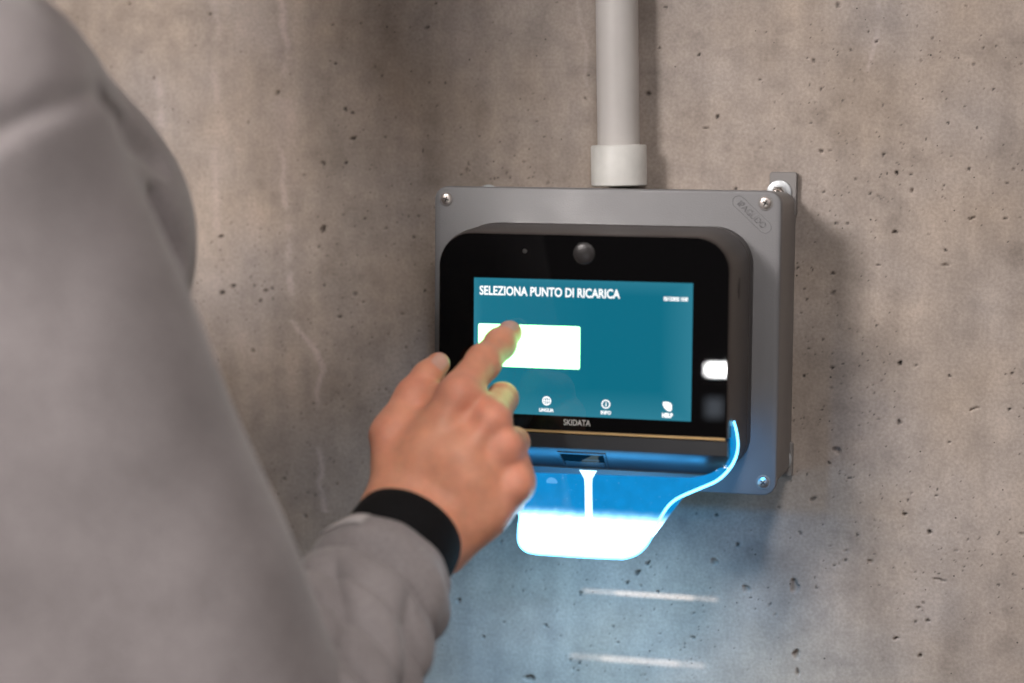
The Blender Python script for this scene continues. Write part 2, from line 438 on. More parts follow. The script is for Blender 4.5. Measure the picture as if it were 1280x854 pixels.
for i in range(n):
    j = (i + 1) % n
    bm.faces.new((vo[i], vo[j], vi[j], vi[i])); bm.faces.new((wo[i], wo[j], vo[j], vo[i])); bm.faces.new((vi[i], vi[j], wi[j], wi[i]))
mk = from_bm('cast_mark_outline', bm, M_mark); mk.parent = lid
me = text_mesh('IPAGUDO', .01)
v = np.zeros(len(me.vertices) * 3, np.float32); me.vertices.foreach_get('co', v); v = v.reshape(-1, 3)
lo, hi = v.min(0), v.max(0)
for i, vert in enumerate(me.vertices):
    x = ((v[i, 0] - lo[0]) / (hi[0] - lo[0]) - .5) * .025; z = ((v[i, 1] - lo[1]) / (hi[1] - lo[1]) - .5) * .0046
    vert.co = Mk @ Vector((x, -.0001, z))
o = link('cast_lettering', me, M_mark); o.parent = lid
md = o.modifiers.new('solid', 'SOLIDIFY'); md.thickness = .00035; md.offset = 0

# a lit ceiling panel far behind the camera, the one the glass mirrors
g_ = U(906, 462.5, -.1572); d_ = (g_ - CAM).normalized(); d_.y = -d_.y
lp = g_ + d_ * 1.0
area_lamp('far_lamp_panel', lp, g_, .040, .010, .35, (1, 1, 1))
g2 = U(893, 510, -.1572); d2 = (g2 - CAM).normalized(); d2.y = -d2.y
area_lamp('mirror_patch_lamp', g2 + d2 * 1.0, g2, .020, .022, .0035, (.75, .85, 1))  # small lamp added only to draw a dim patch mirrored in the glass

# ------------------------------------------------------------------ touch terminal
FR = -.1572
TL, TR, TT, TB = -.1007, .1043, .0782, -.0573
ZB = U(870, 597, FR).z
M_house = mat('dark_brown_grey_plastic', (.050, .043, .041), .40, noise=.06, nscale=40, bump=.2, bscale=1200, bdist=.0002)
M_glass = mat('black_front_glass', (.0025, .0025, .003), .012, spec=.34)
M_chin = mat('glossy_black_plastic', (.022, .022, .024), .36, spec=.45, rvar=.05, nscale=60)
M_gold = mat('brass_trim', (.55, .36, .16), .35, metal=.35)
term = thing('touch_terminal', 'black charging terminal with lit teal touchscreen on the grey box', 'touch terminal', (0, LID, ZB))
cx = (TL + TR) / 2
bm = rr_solid([(TL - .004, TR + .004, ZB - .003, TT + .004, .027, .022),
               (0, LID + .001), (0, -.0990), (.0011, -.0997), (.0011, -.1008), (.0003, -.1014), (.0022, -.1400), (.0027, -.1425), (.0040, -.1436)], 12)
housing = keep(from_bm('housing', bm, M_house, smooth=True, autosmooth=30), term)
bm = bmesh.new()
def fpts(ins, y): return [(p[0], y, p[1]) for p in rr_points(TL - .004 + ins, TR + .004 - ins, TB - .0012, TT + .004 - ins, .027 - ins, .0008, 12)]
loft(bm, [fpts(.0022, -.1398), fpts(.0034, -.1515), fpts(.0042, -.1548), fpts(.0052, -.1560), fpts(.0060, -.1562)])
keep(from_bm('bezel', bm, M_house, smooth=True, autosmooth=30), term)
# key hole in the right flank
c = U(923, 361, -.134)
bm = bmesh.new(); lathe(bm, [(.0046, -.002), (.0046, .0010), (.0038, .0012)], (TR + .0012, -.131, c.z), (1, .05, 0), 20)
bmesh.ops.scale(bm, verts=bm.verts, vec=(1, 1, 1.75), space=Matrix.Translation(-Vector((TR, -.131, c.z))))
o = from_bm('keyhole_plug', bm, M_dark, smooth=True, autosmooth=30); o.parent = housing; o.matrix_parent_inverse = Matrix.Translation(-Vector(term.location)) if False else Matrix.Identity(4)
# front glass, square lower corners
bm = bmesh.new()
def gpts(ins, y):
    return [(p[0], y, p[1]) for p in rr_points(TL + ins, TR - ins, TB + ins * .3, TT - ins, .0235 - ins, .0006, 12)]
loft(bm, [gpts(.0012, -.1540), gpts(.0006, -.1560), gpts(.0006, -.1568), gpts(.0010, FR)])
glass = keep(from_bm('front_glass', bm, M_glass, smooth=True, autosmooth=30), term)
# brass line under the glass
bm = bmesh.new(); box(bm, TL + .001, TR - .0012, -.1580, -.150, TB - .0016, TB - .0001)
keep(from_bm('trim_line', bm, M_gold), term)
# chin: upright hood above, sloping scanner face below
bm = bmesh.new(); rings = []
zh = TB - .0017
nx_ = 40
for i in range(nx_ + 1):
    x = TL - .0006 + (TR - TL + .0012) * i / nx_
    e = min(x - TL + .0006, TR + .0006 - x); rc = .015
    lift = 0 if e >= rc else rc - math.sqrt(max(rc * rc - (rc - e) ** 2, 0))
    zb_ = ZB + lift * .9
    zk = max(zh - .0105, zb_ + .0005)
    q_ = min(1, (zk - zb_) / .012)
    rings.append([(x, -.1420, zh), (x, -.1560, zh), (x, -.1574, zh - .0012), (x, -.1574, zk), (x, -.1566, zk - .0014 * q_), (x, -.1566 + .0112 * q_, zb_ + .0008 * q_), (x, -.1430, zb_), (x, -.1420, zb_ + .0002)])
loft(bm, rings)
chin = keep(from_bm('chin', bm, M_chin, smooth=True, autosmooth=25), term)
# scanner window, lying in the sloping face
zk = zh - .0105
A0 = Vector((0, -.1566, zk - .0014)); B0 = Vector((0, -.1454, ZB + .0008))
sl = (B0 - A0); L = sl.length; sd = sl.normalized(); nn = Vector((0, sd.z, -sd.y)).normalized()
if nn.y > 0: nn = -nn
def onslope(x, t, hgt): return Vector((x, 0, 0)) + Vector((0, A0.y, A0.z)) + sd * (t * L) + nn * hgt
xl = U(697, 568, -.155).x; xr = U(757, 570, -.155).x
bm = bmesh.new()
def ring(ix, it, h, skew=.0025): return [onslope(xl + ix, .10 + it, h), onslope(xr - ix, .10 + it, h), onslope(xr - ix, .92 - it, h), onslope(xl + ix + skew, .92 - it, h)]
vr = [[bm.verts.new(p) for p in ring(*a)] for a in ((-.0005, -.03, -.0005), (0, 0, .0008), (.0013, .07, .0008), (.0018, .09, -.0004))]
for a_, b_ in zip(vr[:-1], vr[1:]):
    for i in range(4): bm.faces.new((a_[i], a_[(i + 1) % 4], b_[(i + 1) % 4], b_[i]))
fr = keep(from_bm('scanner_frame', bm, M_chin), term)
bm = bmesh.new(); q = ring(.0016, .085, .0003); bm.faces.new([bm.verts.new(p) for p in q])
o = from_bm('scanner_window', bm, M_glass); o.parent = fr
bm = bmesh.new()
q = [onslope(xl + .004, .62, .0004), onslope(xr - .002, .62, .0004), onslope(xr - .002, .84, .0009), onslope(xl + .0045, .84, .0009)]
q2 = [p - nn * .0004 for p in q]
v1 = [bm.verts.new(p) for p in q]; v2 = [bm.verts.new(p) for p in q2]
bm.faces.new(v1); bm.faces.new(v2[::-1])
for i in range(4): bm.faces.new((v1[i], v1[(i + 1) % 4], v2[(i + 1) % 4], v2[i]))
o = from_bm('scanner_ledge', bm, M_chin); o.parent = fr
# camera dome and microphone
c = U(730, 317, FR)
bm = bmesh.new(); lathe(bm, [(.0070, 0), (.0070, .0003), (.0066, .0005), (.0052, .0009), (.0034, .0012), (.0015, .00135), (.0003, .0014)], c, (0, -1, 0), 32)
M_lens = mat('camera_lens', (.020, .018, .018), .33, spec=.4)
lens = keep(from_bm('camera_lens', bm, M_lens, smooth=True), term)
bm = bmesh.new(); lathe(bm, [(.0076, 0), (.0076, .0002), (.0070, .0002)], c, (0, -1, 0), 32)
o = from_bm('lens_ring', bm, M_dark, smooth=True); o.parent = lens
c = U(656, 314, FR); bm = bmesh.new(); lathe(bm, [(.0016, 0), (.0016, .0002), (.0008, .00022)], c, (0, -1, 0), 16)
keep(from_bm('microphone_hole', bm, M_dark), term)
M_logo = mat('silver_print', (.55, .52, .49), .35)
text('maker_lettering', 'SKIDATA', (704.5, 531.5), (738, 524), FR - .0003, M_logo, term, .012)

# ---- screen
SL, SR, ST, SB = -.0746, .0794, .0469, -.0470
SY = FR - .0003
M_screen = bpy.data.materials.new('teal_screen'); M_screen.use_nodes = True
nt = M_screen.node_tree; b = nt.nodes['Principled BSDF']
b.inputs['Base Color'].default_value = (.004, .004, .005, 1); b.inputs['Roughness'].default_value = .015
geo = nt.nodes.new('ShaderNodeNewGeometry'); sep = nt.nodes.new('ShaderNodeSeparateXYZ'); nt.links.new(geo.outputs['Position'], sep.inputs[0])
# back-light a little paler towards the panel's rim
def mr(src, a, b_, c_, d):
    n = nt.nodes.new('ShaderNodeMapRange'); n.inputs['From Min'].default_value = a; n.inputs['From Max'].default_value = b_; n.inputs['To Min'].default_value = c_; n.inputs['To Max'].default_value = d
    nt.links.new(src, n.inputs['Value']); return n.outputs['Result']
def mth(op, a, b_):
    n = nt.nodes.new('ShaderNodeMath'); n.operation = op; n.use_clamp = False
    for i, s in enumerate((a, b_)):
        if isinstance(s, (int, float)): n.inputs[i].default_value = s
        else: nt.links.new(s, n.inputs[i])
    return n.outputs[0]
e = mth('MAXIMUM', mr(sep.outputs['X'], SL + .012, SL, 0, 1), mr(sep.outputs['X'], SR - .022, SR, 0, 1))
e = mth('MAXIMUM', e, mr(sep.outputs['Z'], SB + .020, SB, 0, 1)); e = mth('MAXIMUM', e, mr(sep.outputs['Z'], ST - .010, ST, 0, .8))
e = mth('MAXIMUM', e, mr(sep.outputs['X'], .01, -.07, 0, .45))
rmp = nt.nodes.new('ShaderNodeMix'); rmp.data_type = 'RGBA'
rmp.inputs['A'].default_value = (.0, .148, .226, 1); rmp.inputs['B'].default_value = (.024, .205, .290, 1)
nt.links.new(e, rmp.inputs['Factor']); nt.links.new(rmp.outputs['Result'], b.inputs['Emission Color']); b.inputs['Emission Strength'].default_value = 1.0
bm = bmesh.new(); box(bm, SL, SR, FR + .0004, SY, SB, ST)
screen = keep(from_bm('screen', bm, M_screen), term)
screen['label'] = 'lit teal touchscreen with white Italian heading'
M_white = emis('screen_white', (1, 1, 1), 1.25)
M_button = emis('screen_button_green_glow', (.34, 1.0, .38), 4.6)  # green glow overdriven until it shows white, added to tint the fingertips
M_ink = emis('screen_dark_ink', (.0005, .10, .17), 1.0)
SY2 = SY - .0003
p0 = U(598, 405, SY2); p1 = U(724.5, 462, SY2); pz = U(724, 408.5, SY2)
bm = rr_solid([(p0.x, p1.x, p1.z, pz.z, .0012, .0012), (0, SY + .0001), (0, SY2)], 4)
o = from_bm('on_screen_button', bm, M_button); o.parent = screen
o['label'] = 'blank white button on the screen'
def stext(name, s, a, b_, bold): 
    o = text(name, s, a, b_, SY2, M_white, screen, bold); return o
stext('screen_heading', 'SELEZIONA PUNTO DI RICARICA', (599.5, 368.5), (775, 357), .022)
stext('screen_clock', '02/12/2022 15:05', (829.5, 376), (860, 371), .05)
stext('menu_caption', 'LINGUA', (674, 514.6), (692, 510), .035)
stext('menu_caption', 'INFO', (751, 518), (763.5, 513.4), .04)
stext('menu_caption', 'HELP', (827.5, 522), (841, 516.2), .075)
def disc_ring(px, py, r, ri, name):
    c = U(px, py, SY2); bm = bmesh.new(); n = 28
    vo = [bm.verts.new((c.x + r * math.cos(2 * math.pi * i / n), SY2, c.z + r * math.sin(2 * math.pi * i / n))) for i in range(n)]
    if ri > 0:
        vi = [bm.verts.new((c.x + ri * math.cos(2 * math.pi * i / n), SY2, c.z + ri * math.sin(2 * math.pi * i / n))) for i in range(n)]
        for i in range(n): bm.faces.new((vo[i], vi[i], vi[(i + 1) % n], vo[(i + 1) % n]))
    else: bm.faces.new(vo)
    return bm, c
bm, c = disc_ring(683.3, 501.2, .0032, .0024, '')
for w, h_ in ((.0026, .00028), (.00028, .0026)):
    y = SY2; vs = [bm.verts.new((c.x + sx * w, y - .00002, c.z + sz * h_)) for sx, sz in ((-1, -1), (1, -1), (1, 1), (-1, 1))]; bm.faces.new(vs)
n = 20
for s in (-1, 1):
    vo = [bm.verts.new((c.x + s * .0017 * math.cos(R(-90 + 180 * i / n)), SY2 - .00004, c.z + .0027 * math.sin(R(-90 + 180 * i / n)))) for i in range(n + 1)]
    vi = [bm.verts.new((c.x + s * .0011 * math.cos(R(-90 + 180 * i / n)), SY2 - .00004, c.z + .0027 * math.sin(R(-90 + 180 * i / n)))) for i in range(n + 1)]
    for i in range(n): bm.faces.new((vo[i], vi[i], vi[i + 1], vo[i + 1]))
o = from_bm('globe_icon', bm, M_white); o.parent = screen
bm, c = disc_ring(757.3, 505.4, .0031, .0023, '')
for (x0, x1, z0, z1) in ((-.0004, .0004, -.0015, .0004), (-.0004, .0004, .0008, .0015)):
    bm.faces.new([bm.verts.new((c.x + x, SY2, c.z + z)) for x, z in ((x0, z0), (x1, z0), (x1 + .0002, z1), (x0 + .0002, z1))])
o = from_bm('info_icon', bm, M_white); o.parent = screen
c = U(834.2, 508.5, SY2); bm = bmesh.new()
pts = [(-.0034, .0026), (-.0026, .0033), (.0005, .0033), (.0022, .0026), (.0031, .0012), (.0031, -.0020), (.0024, -.0030), (.0012, -.0032), (-.0004, -.0026), (-.0020, -.0012), (-.0030, .0006)]
bm.faces.new([bm.verts.new((c.x + x, SY2, c.z + z)) for x, z in pts])
o = from_bm('handset_icon', bm, M_white); o.parent = screen

# ---- lit acrylic shroud under the terminal (a lamp: blue guide, white diffuser)
YA = -.1475
def slant(z):
    """the plate hangs upright beside the chin, then leans out towards the user"""
    t = max(0.0, (ZB + .004) - z)
    return YA - .55 * t
def plate_pt(px, py):
    y = YA
    for _ in range(12):
        p = U(px, py, y); y = slant(p.z)
    return p
outer_px = [(917, 527), (920.5, 540), (922.5, 556), (920, 571), (912, 586), (897, 600.5), (874, 611), (851, 621), (838, 630), (829, 642), (821, 657), (812.5, 674), (804, 686), (793, 694), (779, 698)]
inner_px = [(908.5, 545), (908, 562), (904, 577), (895, 588), (880, 595), (860, 598)]
ro = [plate_pt(*p) for p in outer_px]; ri = [plate_pt(*p) for p in inner_px]
left_px = [(779, 698), (740, 696.5), (700, 694), (668, 691.5), (655, 687), (648.5, 677), (648.5, 660), (650, 645), (646, 632), (634, 622), (612, 614), (588, 605), (568, 591), (557, 572), (553, 550), (557, 530)]
inner_left_px = [(566, 546), (566, 560), (570, 573), (580, 583), (594, 588), (610, 590)]
lo_ = [plate_pt(*p) for p in left_px]; li = [plate_pt(*p) for p in inner_left_px]
zflat = min(p.z for p in lo_ + ro)
def smooth_curve(pts, n):
    """Catmull-Rom"""
    out = []
    q = [pts[0]] + pts + [pts[-1]]
    for i in range(1, len(q) - 2):
        for k in range(n):
            t = k / n
            p0, p1, p2, p3 = q[i - 1], q[i], q[i + 1], q[i + 2]
            out.append(.5 * ((2 * p1) + (p2 - p0) * t + (2 * p0 - 5 * p1 + 4 * p2 - p3) * t * t + (3 * p1 - p0 - 3 * p2 + p3) * t ** 3))
    out.append(pts[-1]); return out
ros = smooth_curve(ro, 4)
ris = smooth_curve(ri, 4)
los = smooth_curve(lo_, 4); lis = smooth_curve(li, 4)
outline = ros + los[1:] + lis + list(reversed(ris))
THK = .0042
bm = bmesh.new()
pl2 = [bm.verts.new((p.x, 0, p.z)) for p in outline]
bm.faces.new(pl2)
bmesh.ops.triangulate(bm, faces=bm.faces)
# cut into bands so that it can bend
for z in np.arange(zflat + .001, ro[0].z, .003):
    bmesh.ops.bisect_plane(bm, geom=bm.verts[:] + bm.edges[:] + bm.faces[:], plane_co=(0, 0, z), plane_no=(0, 0, 1))
ret = bmesh.ops.extrude_face_region(bm, geom=bm.faces[:])
back = [v for v in ret['geom'] if isinstance(v, bmesh.types.BMVert)]
bs = set(back)
for v in bm.verts:
    v.co.y = slant(v.co.z) + (THK if v in bs else 0)
zin = min(p.z for p in ris + lis) - .004; inpts = ris + lis + [ris[-1].lerp(lis[-1], i / 60) for i in range(61)]
for f in bm.faces:
    if len({v in bs for v in f.verts}) == 2 and not (f.calc_center_median().z > zin and min((Vector((f.calc_center_median().x - p.x, 0, f.calc_center_median().z - p.z)).length for p in inpts)) < .003): f.material_index = 1
M_acr = bpy.data.materials.new('lit_blue_acrylic'); M_acr.use_nodes = True
nt = M_acr.node_tree; b = nt.nodes['Principled BSDF']
b.inputs['Base Color'].default_value = (.004, .02, .04, 1); b.inputs['Roughness'].default_value = .10; b.inputs['Coat Weight'].default_value = .3
geo = nt.nodes.new('ShaderNodeNewGeometry'); sep = nt.nodes.new('ShaderNodeSeparateXYZ'); nt.links.new(geo.outputs['Position'], sep.inputs[0])
ns = nt.nodes.new('ShaderNodeTexNoise'); ns.inputs['Scale'].default_value = 120; ns.inputs['Detail'].default_value = 5; nt.links.new(geo.outputs['Position'], ns.inputs['Vector'])
ns2 = nt.nodes.new('ShaderNodeTexNoise'); ns2.inputs['Scale'].default_value = 420; ns2.inputs['Detail'].default_value = 3; nt.links.new(geo.outputs['Position'], ns2.inputs['Vector'])
zw = plate_pt(735, 651).z
zj = mth('ADD', sep.outputs['Z'], mth('MULTIPLY', mth('SUBTRACT', ns.outputs['Fac'], .5), .0035))
white = mth('POWER', mr(zj, zw + .0095, zw - .0020, 0, 1), 2.8)
cl = mr(ns.outputs['Fac'], .35, .70, .93, 1.08)
fleck = mr(ns2.outputs['Fac'], .66, .78, 0, .5)
blue = nt.nodes.new('ShaderNodeMix'); blue.data_type = 'RGBA'; blue.inputs['A'].default_value = (.0, .25, .62, 1); blue.inputs['B'].default_value = (.25, .62, .95, 1)
nt.links.new(fleck, blue.inputs['Factor'])
bl = nt.nodes.new('ShaderNodeVectorMath'); bl.operation = 'SCALE'; nt.links.new(blue.outputs['Result'], bl.inputs[0]); nt.links.new(cl, bl.inputs['Scale'])
mixw = nt.nodes.new('ShaderNodeMix'); mixw.data_type = 'RGBA'
nt.links.new(bl.outputs['Vector'], mixw.inputs['A']); mixw.inputs['B'].default_value = (3.2, 6.2, 8.5, 1)
nt.links.new(white, mixw.inputs['Factor'])
nt.links.new(mixw.outputs['Result'], b.inputs['Emission Color']); b.inputs['Emission Strength'].default_value = 1.0
shroud = keep(from_bm('light_shroud', bm, M_acr, smooth=True, autosmooth=30), term)
M_rim = emis('lit_acrylic_edge', (.20, .80, 1.30), 4.0)
shroud.data.materials.append(M_rim)
shroud['label'] = 'clear acrylic shroud glowing blue and white under the terminal'
# bright cut edge: light leaks out all along the rim
def tube(bm, pts, r, seg=8):
    rings = []
    for i, p in enumerate(pts):
        t = (pts[min(i + 1, len(pts) - 1)] - pts[max(i - 1, 0)]).normalized()
        u = t.cross(Vector((0, 1, 0))).normalized(); w = t.cross(u)
        rr = r(i / (len(pts) - 1)) if callable(r) else r
        rings.append([p + (u * math.cos(2 * math.pi * k / seg) + w * math.sin(2 * math.pi * k / seg)) * rr for k in range(seg)])
    loft(bm, rings)
rim = ros + los[1:]
rim = [Vector((p.x, slant(p.z) - .0001, p.z)) for p in rim]
bm = bmesh.new(); tube(bm, rim, lambda t: .0004 + .0005 * min(1, t * 8, (1 - t) * 8))
o = from_bm('lit_edge', bm, M_rim, smooth=True); o.parent = shroud
M_strip = emis('light_strip', (.62, .90, 1.0), 2.2)
p0 = plate_pt(735.5, 588); p1 = plate_pt(736.5, 653)
bm = bmesh.new(); rings = []
for t, w in ((0, .0062), (.05, .0050), (.16, .0027), (.3, .0024), (.7, .0024), (.88, .0025), (.97, .0030), (1, .004)):
    p = p0.lerp(p1, t); y = slant(p.z)
    rings.append([(p.x - w, y - .0003, p.z), (p.x + w, y - .0003, p.z), (p.x + w, y - .0012, p.z), (p.x - w, y - .0012, p.z)])
loft(bm, rings)
o = from_bm('light_strip', bm, M_strip); o.parent = shroud
# blue LEDs in the root of the plate: one row shines up at the scanner face, one back at the box and wall; lower and arm lamps are added to lift wall and lid
for nm, src, dr, sx, sy, en in (('led_row_front', Vector(((TL + TR) / 2, -.1575, ZB - .004)), Vector((0, .35, 1)), .17, .003, .028),
                                ('led_row_back', Vector(((TL + TR) / 2, -.1340, ZB - .0065)), Vector((0, 1, -.80)), .16, .004, .055),
                                ('added_glow_lower', plate_pt(712, 697) + Vector((0, .003, -.004)), Vector((-.12, .35, -1)), .08, .006, .62),
                                ('added_glow_arm', Vector((TR + .0045, -.1400, ZB + .004)), Vector((.25, 1, -.35)), .004, .014, .010), ('added_glow_arm', Vector((TL - .0045, -.1400, ZB + .004)), Vector((-.25, 1, -.35)), .004, .014, .010)):
    l = bpy.data.lights.new(nm, 'AREA'); l.shape = 'RECTANGLE'; l.size = sx; l.size_y = sy; l.energy = en; l.color = (.42, .72, 1.0) if nm == 'added_glow_lower' else (.04, .42, 1.0); l.spread = R(140 if nm == 'added_glow_lower' else 130)
    lo3 = bpy.data.objects.new(nm, l); col.objects.link(lo3); lo3.location = src
    lo3.rotation_euler = dr.to_track_quat('-Z', 'Y').to_euler(); lo3.parent = shroud
# thin lamps added under the plate to draw two pale bars on the wall
for k_, (px, py, en) in enumerate(((812, 744, .0007), (796, 826, .0007), (818, 744.5, .00055), (800, 826.5, .0005))):
    l = bpy.data.lights.new('streak_lamp', 'AREA'); l.shape = 'RECTANGLE'; l.size = .105 - .045 * (k_ // 2); l.size_y = .0008; l.energy = en; l.color = (1.0, .93, .90); l.spread = R(2.0)
    lo2 = bpy.data.objects.new('streak_lamp', l); col.objects.link(lo2)
    src = plate_pt(735, 697) + Vector((0, .004, -.003 - .001 * k_)); tgt = U(px, py, 0)
    lo2.location = src
    zax = (src - tgt).normalized(); xax = Vector((1, 0, 0)) - zax * zax.x; xax.normalize(); yax = zax.cross(xax)
    lo2.matrix_world = Matrix(((xax.x, yax.x, zax.x, src.x), (xax.y, yax.y, zax.y, src.y), (xax.z, yax.z, zax.z, src.z), (0, 0, 0, 1)))
    lo2.parent = shroud
# blurred bright patch of an LED behind the plate
c = plate_pt(690, 603); bm = bmesh.new()
lathe(bm, [(.0040, 0), (.0036, .0004), (.001, .0005)], Vector((c.x, slant(c.z) - .0001, c.z)), (0, -1, -.4), 16)
o = from_bm('led_spot', bm, emis('led_spot', (.10, .42, .85), 1.0), smooth=True); o.parent = shroud

# ------------------------------------------------------------------ implicit surfaces for the person
class Field:
    def __init__(s, lo, hi, h):
        s.h = h; s.lo = np.array(lo, np.float32)
        s.n = np.ceil((np.array(hi) - s.lo) / h).astype(int) + 1
        s.ax = [s.lo[k] + h * np.arange(s.n[k], dtype=np.float32) for k in range(3)]
        s.F = np.full(s.n, .05, np.float32)
    def sub(s, lo, hi):
        i0 = np.clip(np.floor((np.array(lo) - s.lo) / s.h).astype(int), 0, s.n - 1); i1 = np.clip(np.ceil((np.array(hi) - s.lo) / s.h).astype(int) + 1, 1, s.n)
        return tuple(slice(a, b) for a, b in zip(i0, i1)), [s.ax[k][i0[k]:i1[k]] for k in range(3)]
    def new(s):
        return np.full(s.n, .05, np.float32)
    def cone(s, G, a, b, ra, rb, k=.004, sq=None, sub=False):
        """tapered capsule a->b merged into grid G; sq = (axis vector, factor) flattens it"""
        a = np.array(a, np.float32); b = np.array(b, np.float32); m = max(ra, rb) + k + s.h * 3 + .004
        sl, ax = s.sub(np.minimum(a, b) - m, np.maximum(a, b) + m)
        if any(len(q) == 0 for q in ax): return
        X, Y, Z = np.meshgrid(*ax, indexing='ij')
        d = b - a; L = max(float(d @ d), 1e-12)
        px, py, pz = X - a[0], Y - a[1], Z - a[2]
        t = np.clip((px * d[0] + py * d[1] + pz * d[2]) / L, 0, 1)
        qx, qy, qz = px - t * d[0], py - t * d[1], pz - t * d[2]
        if sq is not None:
            n_, f = sq; n_ = np.array(n_, np.float32); n_ /= np.linalg.norm(n_)
            w = qx * n_[0] + qy * n_[1] + qz * n_[2]
            qx, qy, qz = qx + n_[0] * w * (f - 1), qy + n_[1] * w * (f - 1), qz + n_[2] * w * (f - 1)
        D = np.sqrt(qx * qx + qy * qy + qz * qz) - (ra + t * (rb - ra))
        G[sl] = smin(G[sl], D, k) if not sub else -smin(-G[sl], D, k)
    def ell(s, G, c, radii, Rm, k=.01):
        m = max(radii) + k + .01
        sl, ax = s.sub(np.array(c) - m, np.array(c) + m)
        X, Y, Z = np.meshgrid(*ax, indexing='ij')
        p = np.stack([X - c[0], Y - c[1], Z - c[2]], -1) @ np.array(Rm, np.float32)
        q = p / np.array(radii, np.float32); l = np.sqrt((q * q).sum(-1)) + 1e-9
        D = (l - 1) * min(radii) * .5 + (l - 1) * l / (np.sqrt(((q / np.array(radii, np.float32)) ** 2).sum(-1)) + 1e-9) * .5
        G[sl] = smin(G[sl], D.astype(np.float32), k)
def smin(a, b, k):
    h = np.clip(.5 + .5 * (b - a) / k, 0, 1)
    return b * (1 - h) + a * h - k * h * (1 - h)

def surface_nets(F, lo, h):
    n = np.array(F.shape)
    S = F < 0
    c = [S[i:n[0] - 1 + i, j:n[1] - 1 + j, k:n[2] - 1 + k] for i in (0, 1) for j in (0, 1) for k in (0, 1)]
    cnt = sum(x.astype(np.int8) for x in c)
    cells = np.argwhere((cnt > 0) & (cnt < 8))
    corner = np.array([(i, j, k) for i in (0, 1) for j in (0, 1) for k in (0, 1)])
    vals = np.stack([F[cells[:, 0] + o[0], cells[:, 1] + o[1], cells[:, 2] + o[2]] for o in corner], 1)
    acc = np.zeros((len(cells), 3)); num = np.zeros(len(cells))
    for a in range(8):
        for b in range(a + 1, 8):
            if np.abs(corner[a] - corner[b]).sum() != 1: continue
            m = (vals[:, a] < 0) != (vals[:, b] < 0)
            t = np.where(m, vals[:, a] / np.where(m, vals[:, a] - vals[:, b], 1), 0)
            p = corner[a] + t[:, None] * (corner[b] - corner[a])
            acc += p * m[:, None]; num += m
    V = (cells + acc / num[:, None]) * h + np.array(lo)
    idx = -np.ones(n - 1, np.int64); idx[tuple(cells.T)] = np.arange(len(cells))
    quads = []
    for a in range(3):
        u, v = (a + 1) % 3, (a + 2) % 3
        s0 = [slice(None)] * 3; s1 = [slice(None)] * 3
        s0[a] = slice(0, n[a] - 1); s1[a] = slice(1, n[a])
        A = S[tuple(s0)]; B = S[tuple(s1)]
        e = np.argwhere(A != B); ok = (e[:, u] > 0) & (e[:, v] > 0) & (e[:, u] < n[u] - 1) & (e[:, v] < n[v] - 1); e = e[ok]
        def cell(du, dv):
            q = e.copy(); q[:, u] -= du; q[:, v] -= dv; return idx[tuple(q.T)]
        Q = np.stack([cell(1, 1), cell(0, 1), cell(0, 0), cell(1, 0)], 1)
        flip = ~A[tuple(e.T)]
        Q[flip] = Q[flip][:, ::-1]
        quads.append(Q)
    return V, np.concatenate(quads)

def relax(V, Q, it=2, f=.5):
    for _ in range(it):
        s = np.zeros_like(V); c = np.zeros(len(V))
        for k in range(4):
            a = Q[:, k]; b = Q[:, (k + 1) % 4]
            np.add.at(s, a, V[b]); np.add.at(c, a, 1); np.add.at(s, b, V[a]); np.add.at(c, b, 1)
        V = V + f * (s / np.maximum(c, 1)[:, None] - V)
    return V

def mesh_np(name, V, Q, cols=None):
    me = bpy.data.meshes.new(name)
    me.vertices.add(len(V)); me.vertices.foreach_set('co', V.astype(np.float32).ravel())
    me.loops.add(Q.size); me.loops.foreach_set('vertex_index', Q.ravel().astype(np.int32))
    me.polygons.add(len(Q)); me.polygons.foreach_set('loop_start', np.arange(0, Q.size, 4, dtype=np.int32))
    me.update(calc_edges=True); me.validate()
    me.polygons.foreach_set('use_smooth', np.ones(len(me.polygons), dtype=bool))
    if cols is not None:
        at = me.attributes.new('tone', 'FLOAT_COLOR', 'POINT'); at.data.foreach_set('color', np.concatenate([cols, np.ones((len(cols), 1))], 1).astype(np.float32).ravel())
    return me

# ---- joints, from photo pixels and distance from the wall
SOFF = -FR
J = dict(
    wr=P(513, 655, .270), elbow=P(330, 960, .450), shoulder=P(-60, 175, .560),
    i0=P(573, 492, .240), i1=P(604, 453, .204), i2=P(625, 430, .181), i3=P(637, 416, SOFF + .0105),
    m0=P(615, 524, .240), m1=P(628, 498, .199), m2=P(622, 528, .183), m3=P(608, 552, .193),
    r0=P(631, 558, .240), r1=P(643, 553, .199), r2=P(634, 580, .187), r3=P(618, 600, .198),
    l0=P(645, 606, .241), l1=P(638, 626, .206), l2=P(622, 634, .196), l3=P(608, 634, .206),
    t0=P(492, 610, .262), t1=P(486, 545, .244), t2=P(516, 490, .222), t3=P(548, 455, .204))
toCam = -FW
person_root = thing('person', 'person in a grey sweatshirt pressing the touchscreen with one forefinger', 'person', P(-200, 1400, .55))

